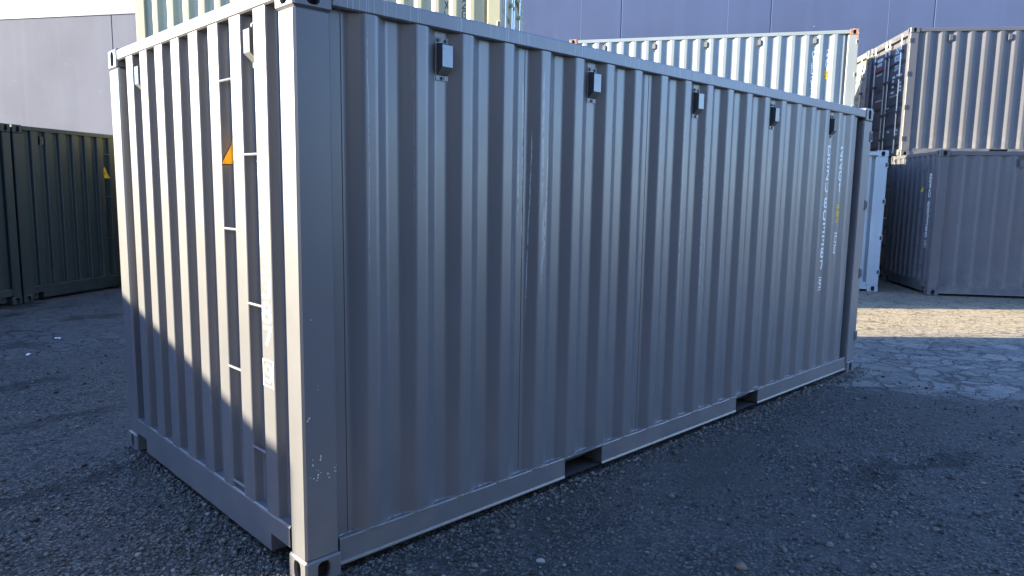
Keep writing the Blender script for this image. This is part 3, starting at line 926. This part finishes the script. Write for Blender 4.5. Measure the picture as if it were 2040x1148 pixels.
make_container('upper slate grey container with locking bars on its dark doors, at the top right', (C0.x, C0.y, CH), cyw, 'grey_shaded', 'grey_shaded', 'grey_shaded', near='door', far='blank',
               cover='grey_shaded', group=GR, marks=door_marks, vents=(2, 6, 10, 14))
wv = Vector((-sin(radians(cyw)), cos(radians(cyw)), 0)) * (CW + .06)
def tan_marks(root):
    for z, w_ in ((2.12, .5), (1.98, .2)):
        mb = MB(); q = .80
        while q > .8 - w_: mb.box((.075 - .030, q - .05, z), (.075 - .029, q, z + .1)); q -= .075
        mb.build('door_number', 'mark', root)
make_container('lower beige container under the upper beige one', tuple(C0 + wv), cyw, 'tan', 'tan', 'tan', near='door', far='blank', cover='tan', group=GR, vents=())
make_container('upper beige container, a strip of its doors seen beside the upper grey one', (C0.x + wv.x, C0.y + wv.y, CH), cyw, 'tan', 'tan', 'tan', near='door', far='blank',
               cover='tan', group=GR, marks=tan_marks, vents=())

# L-shaped shed added unseen behind the camera to darken reflections and shade the yard
def blocker():
    root = bpy.data.objects.new('blocker', None); COL.objects.link(root)
    root.location = (-9, -10, 0)
    tag(root, 'added unseen dark green shed across the yard behind the photographer', 'blocker')
    def wall_run(p0, p1, h, dp=7):
        p0, p1 = Vector(p0), Vector(p1); d = (p1 - p0).normalized(); n = Vector((d.y, -d.x)); L = (p1 - p0).length
        pr, x = [], 0
        while x < L:
            pr += [(x, 0), (min(x + .12, L), 0), (min(x + .16, L), .05), (min(x + .28, L), .05)]; x += .32
        mb = MB()
        pt = lambda a, b: p0 + d * a - n * b
        mb.sweep(pr, lambda a, b: (*pt(a, b), 0), lambda a, b: (*pt(a, b), h), closed=False)
        q = [p0 + n * .06, p1 + n * .06, p1 + n * dp, p0 + n * dp]
        mb.add([(*p, 0) for p in q] + [(*p, h - .05) for p in q], [(4, 5, 6, 7), (0, 1, 5, 4), (1, 2, 6, 5), (2, 3, 7, 6), (3, 0, 4, 7)])
        mb.build('blocker_wall', 'green', root)
        mb = MB()
        q = [p0 - n * .15, p1 - n * .15, p1 + n * (dp + .1), p0 + n * (dp + .1)]
        mb.add([(*p, h) for p in q] + [(*p, h + .2) for p in q], [(0, 3, 2, 1), (4, 5, 6, 7), (0, 1, 5, 4), (1, 2, 6, 5), (2, 3, 7, 6), (3, 0, 4, 7)])
        mb.build('blocker_roof', 'green', root)
    wall_run((-5, .8), (15, .8), 9)
    # added wing at the left, parallel to the row, cutting sun and bounce
    o = Vector((0.762, 9.824)) + Vector((ax.x, ax.y)) * 9.9 + Vector((9, 10))
    e = o + Vector((ax.x, ax.y)) * 11
    wall_run((o.x, o.y), (e.x, e.y), 5.5, 3)
blocker()

# weld bead where the corrugated side meets the bottom rail, lumpy like a hand weld
def weld_bead():
    rr = random.Random(8)
    pts = []
    prof = side_profile(CL - .262)
    for (xa, ya), (xb, yb) in zip(prof, prof[1:]):
        L = math.hypot(xb - xa, yb - ya); n = max(1, int(L / .012))
        for i in range(n): pts.append((xa + (xb - xa) * i / n, ya + (yb - ya) * i / n))
    mb = MB(); rings = []
    for x, y in pts:
        rad_ = .0045 + rr.uniform(-.0015, .0022)
        rings.append([(x, y - .001 + rad_ * cos(t), .1735 + rad_ * (1.0 + .5 * rr.random()) * sin(t)) for t in (-.9 * pi, -.7 * pi, -.5 * pi)] + [(x, y + .002, .182 + rr.uniform(-.002, .003))])
    vs = [p for q in rings for p in q]
    vs = []
    for (x, y) in pts:
        a, b = rr.uniform(.004, .009), rr.uniform(.004, .010)
        vs += [(x, y - a, .1722), (x, y - a * .8, .1722 + b * .6), (x, y + .001, .1722 + b)]
    fs = []
    for i in range(len(pts) - 1):
        for k in (0, 1): fs.append((3 * i + k, 3 * i + 3 + k, 3 * i + 4 + k, 3 * i + 1 + k))
    mb.add(vs, fs)
    mb.build('weld_bead', 'grey', main)
weld_bead()

# paint chips on the big container's corner post
def chips_on_post():
    mb = MB()
    rr = random.Random(3)
    for cx, cz, n, sx, sz in ((.06, .58, 5, .03, .03), (.09, .51, 9, .035, .03), (.05, .50, 4, .02, .02), (.155, .53, 5, .006, .03), (.03, .77, 3, .015, .01), (.05, 1.2, 1, .0, .0), (.06, .90, 2, .02, .02)):
        for i in range(n):
            x, z = cx + rr.uniform(-sx, sx), cz + rr.uniform(-sz, sz)
            a = rr.uniform(.0015, .005); k = rr.randint(4, 6)
            mb.add([(x + a * rr.uniform(.5, 1.1) * cos(t), .0017, z + a * rr.uniform(.6, 1.6) * sin(t)) for t in [2 * pi * j / k for j in range(k)]], [tuple(range(k))])
    tag(mb.build('paint_chip', 'chip', main), kind='stuff')
chips_on_post()

# ------------------------------------------------------------------ loose stones
def icos(): 
    t = (1 + 5 ** .5) / 2
    v = np.array([(-1, t, 0), (1, t, 0), (-1, -t, 0), (1, -t, 0), (0, -1, t), (0, 1, t), (0, -1, -t), (0, 1, -t), (t, 0, -1), (t, 0, 1), (-t, 0, -1), (-t, 0, 1)], float)
    v /= np.linalg.norm(v[0])
    f_ = np.array([(0, 11, 5), (0, 5, 1), (0, 1, 7), (0, 7, 10), (0, 10, 11), (1, 5, 9), (5, 11, 4), (11, 10, 2), (10, 7, 6), (7, 1, 8), (3, 9, 4), (3, 4, 2), (3, 2, 6), (3, 6, 8), (3, 8, 9), (4, 9, 5), (2, 4, 11), (6, 2, 10), (8, 6, 7), (9, 8, 1)])
    return v, f_
def gravel():
    V, F_ = icos()
    n = 60000
    # denser near the camera
    rad = 2.2 + 9.5 * RNG.random(n) ** 1.5
    ang = radians(46) + RNG.uniform(-.75, .75, n)
    px = CAM.x + rad * np.cos(ang); py = CAM.y + rad * np.sin(ang)
    edge = .905 * px + .425 * py + RNG.normal(0, .25, n)
    clump = np.sin(px * 2.1 + 1.3 * np.sin(py * 1.7)) * np.cos(py * 2.6 + np.sin(px * 3.1)) + RNG.normal(0, .6, n)
    inside = (px > .02) & (px < CL) & (py > .02) & (py < CW)
    keep = ~inside & ((edge < 4.8) | (RNG.random(n) < .05)) & (clump > -.4) & (py < 6.5)
    px, py = px[keep], py[keep]
    # grit gathered along the foot of the big container
    k = 5200
    bx, by = RNG.uniform(.1, CL + .2, k), -np.abs(RNG.normal(0, .07, k)) + .03
    ex, ey = -np.abs(RNG.normal(0, .06, 1500)) + .03, RNG.uniform(0, CW, 1500)
    px = np.concatenate([px, bx, ex]); py = np.concatenate([py, by, ey])
    m = len(px)
    sz = np.exp(RNG.normal(math.log(.0050), .5, m)).clip(.002, .02)
    sc = sz[:, None] * RNG.uniform(.6, 1.35, (m, 3)); sc[:, 2] *= .7
    a = RNG.uniform(0, 2 * pi, m)
    P = V[None] * (1 + RNG.uniform(-.28, .28, (m, 12, 1))) * sc[:, None]
    x = P[..., 0] * np.cos(a)[:, None] - P[..., 1] * np.sin(a)[:, None] + px[:, None]
    y = P[..., 0] * np.sin(a)[:, None] + P[..., 1] * np.cos(a)[:, None] + py[:, None]
    z = P[..., 2] + (sc[:, 2] * .45)[:, None]
    co_ = np.stack([x, y, z], -1).reshape(-1, 3)
    fi = (F_[None] + (np.arange(m) * 12)[:, None, None]).reshape(-1)
    me = bpy.data.meshes.new('gravel')
    me.vertices.add(len(co_)); me.vertices.foreach_set('co', co_.ravel())
    me.loops.add(len(fi)); me.loops.foreach_set('vertex_index', fi)
    k = len(fi) // 3
    me.polygons.add(k); me.polygons.foreach_set('loop_start', np.arange(k) * 3)
    me.materials.append(M['pebble'])
    me.update(calc_edges=True)
    o = bpy.data.objects.new('gravel', me); COL.objects.link(o)
    tag(o, 'loose grey stone chips scattered over the yard ground', 'gravel', kind='stuff')
gravel()

def stone(loc, size, mat, label, seed):
    rr = random.Random(seed)
    me = bpy.data.meshes.new('stone')
    import bmesh
    bm = bmesh.new()
    bmesh.ops.create_icosphere(bm, subdivisions=3, radius=1)
    ph = [rr.uniform(0, 6) for _ in range(6)]
    for v in bm.verts:
        d = 1 + .16 * sin(v.co.x * 2.3 + ph[0]) + .12 * sin(v.co.y * 3.1 + ph[1]) + .08 * sin(v.co.z * 4 + v.co.x * 3 + ph[2])
        v.co = Vector((v.co.x * size[0], v.co.y * size[1], v.co.z * size[2])) * d
    for f_ in bm.faces: f_.smooth = True
    bm.to_mesh(me); bm.free()
    me.materials.append(M[mat])
    o = bpy.data.objects.new('stone', me); COL.objects.link(o)
    o.location = (loc[0], loc[1], size[2] * .75); o.rotation_euler = (0, 0, rr.uniform(0, 3))
    tag(o, label, 'stone', 'stones lying in the foreground')
stone((1.60, -1.21), (.030, .022, .015), 'stone_brown', 'smooth brown stone on the gravel at the bottom of the photo', 1)
stone((.94, -.53), (.022, .016, .012), 'stone_pale', 'pale grey stone on the gravel near the fork pocket', 2)

def paper(loc, a, b, rz, label):
    mb = MB()
    n = 6; vs = []
    for i in range(n + 1):
        for j in (0, 1): vs.append(((i / n - .5) * a, (j - .5) * b, .006 + .012 * abs(sin(i * 1.1))))
    mb.add(vs, [(2 * i, 2 * i + 2, 2 * i + 3, 2 * i + 1) for i in range(n)])
    mb.add([(x, y, z + .002) for x, y, z in vs], [(2 * i, 2 * i + 1, 2 * i + 3, 2 * i + 2) for i in range(n)])
    o = mb.build('paper_scrap', 'paper'); o.location = (loc[0], loc[1], 0); o.rotation_euler = (0, 0, rz)
    tag(o, label, 'litter', 'litter on the asphalt')
paper((.08, 5.96), .06, .03, radians(60), 'small upright white scrap on the dark ground at the left')
paper((.49, 6.68), .07, .04, radians(-40), 'flat white scrap beside the wet asphalt patch at the left')
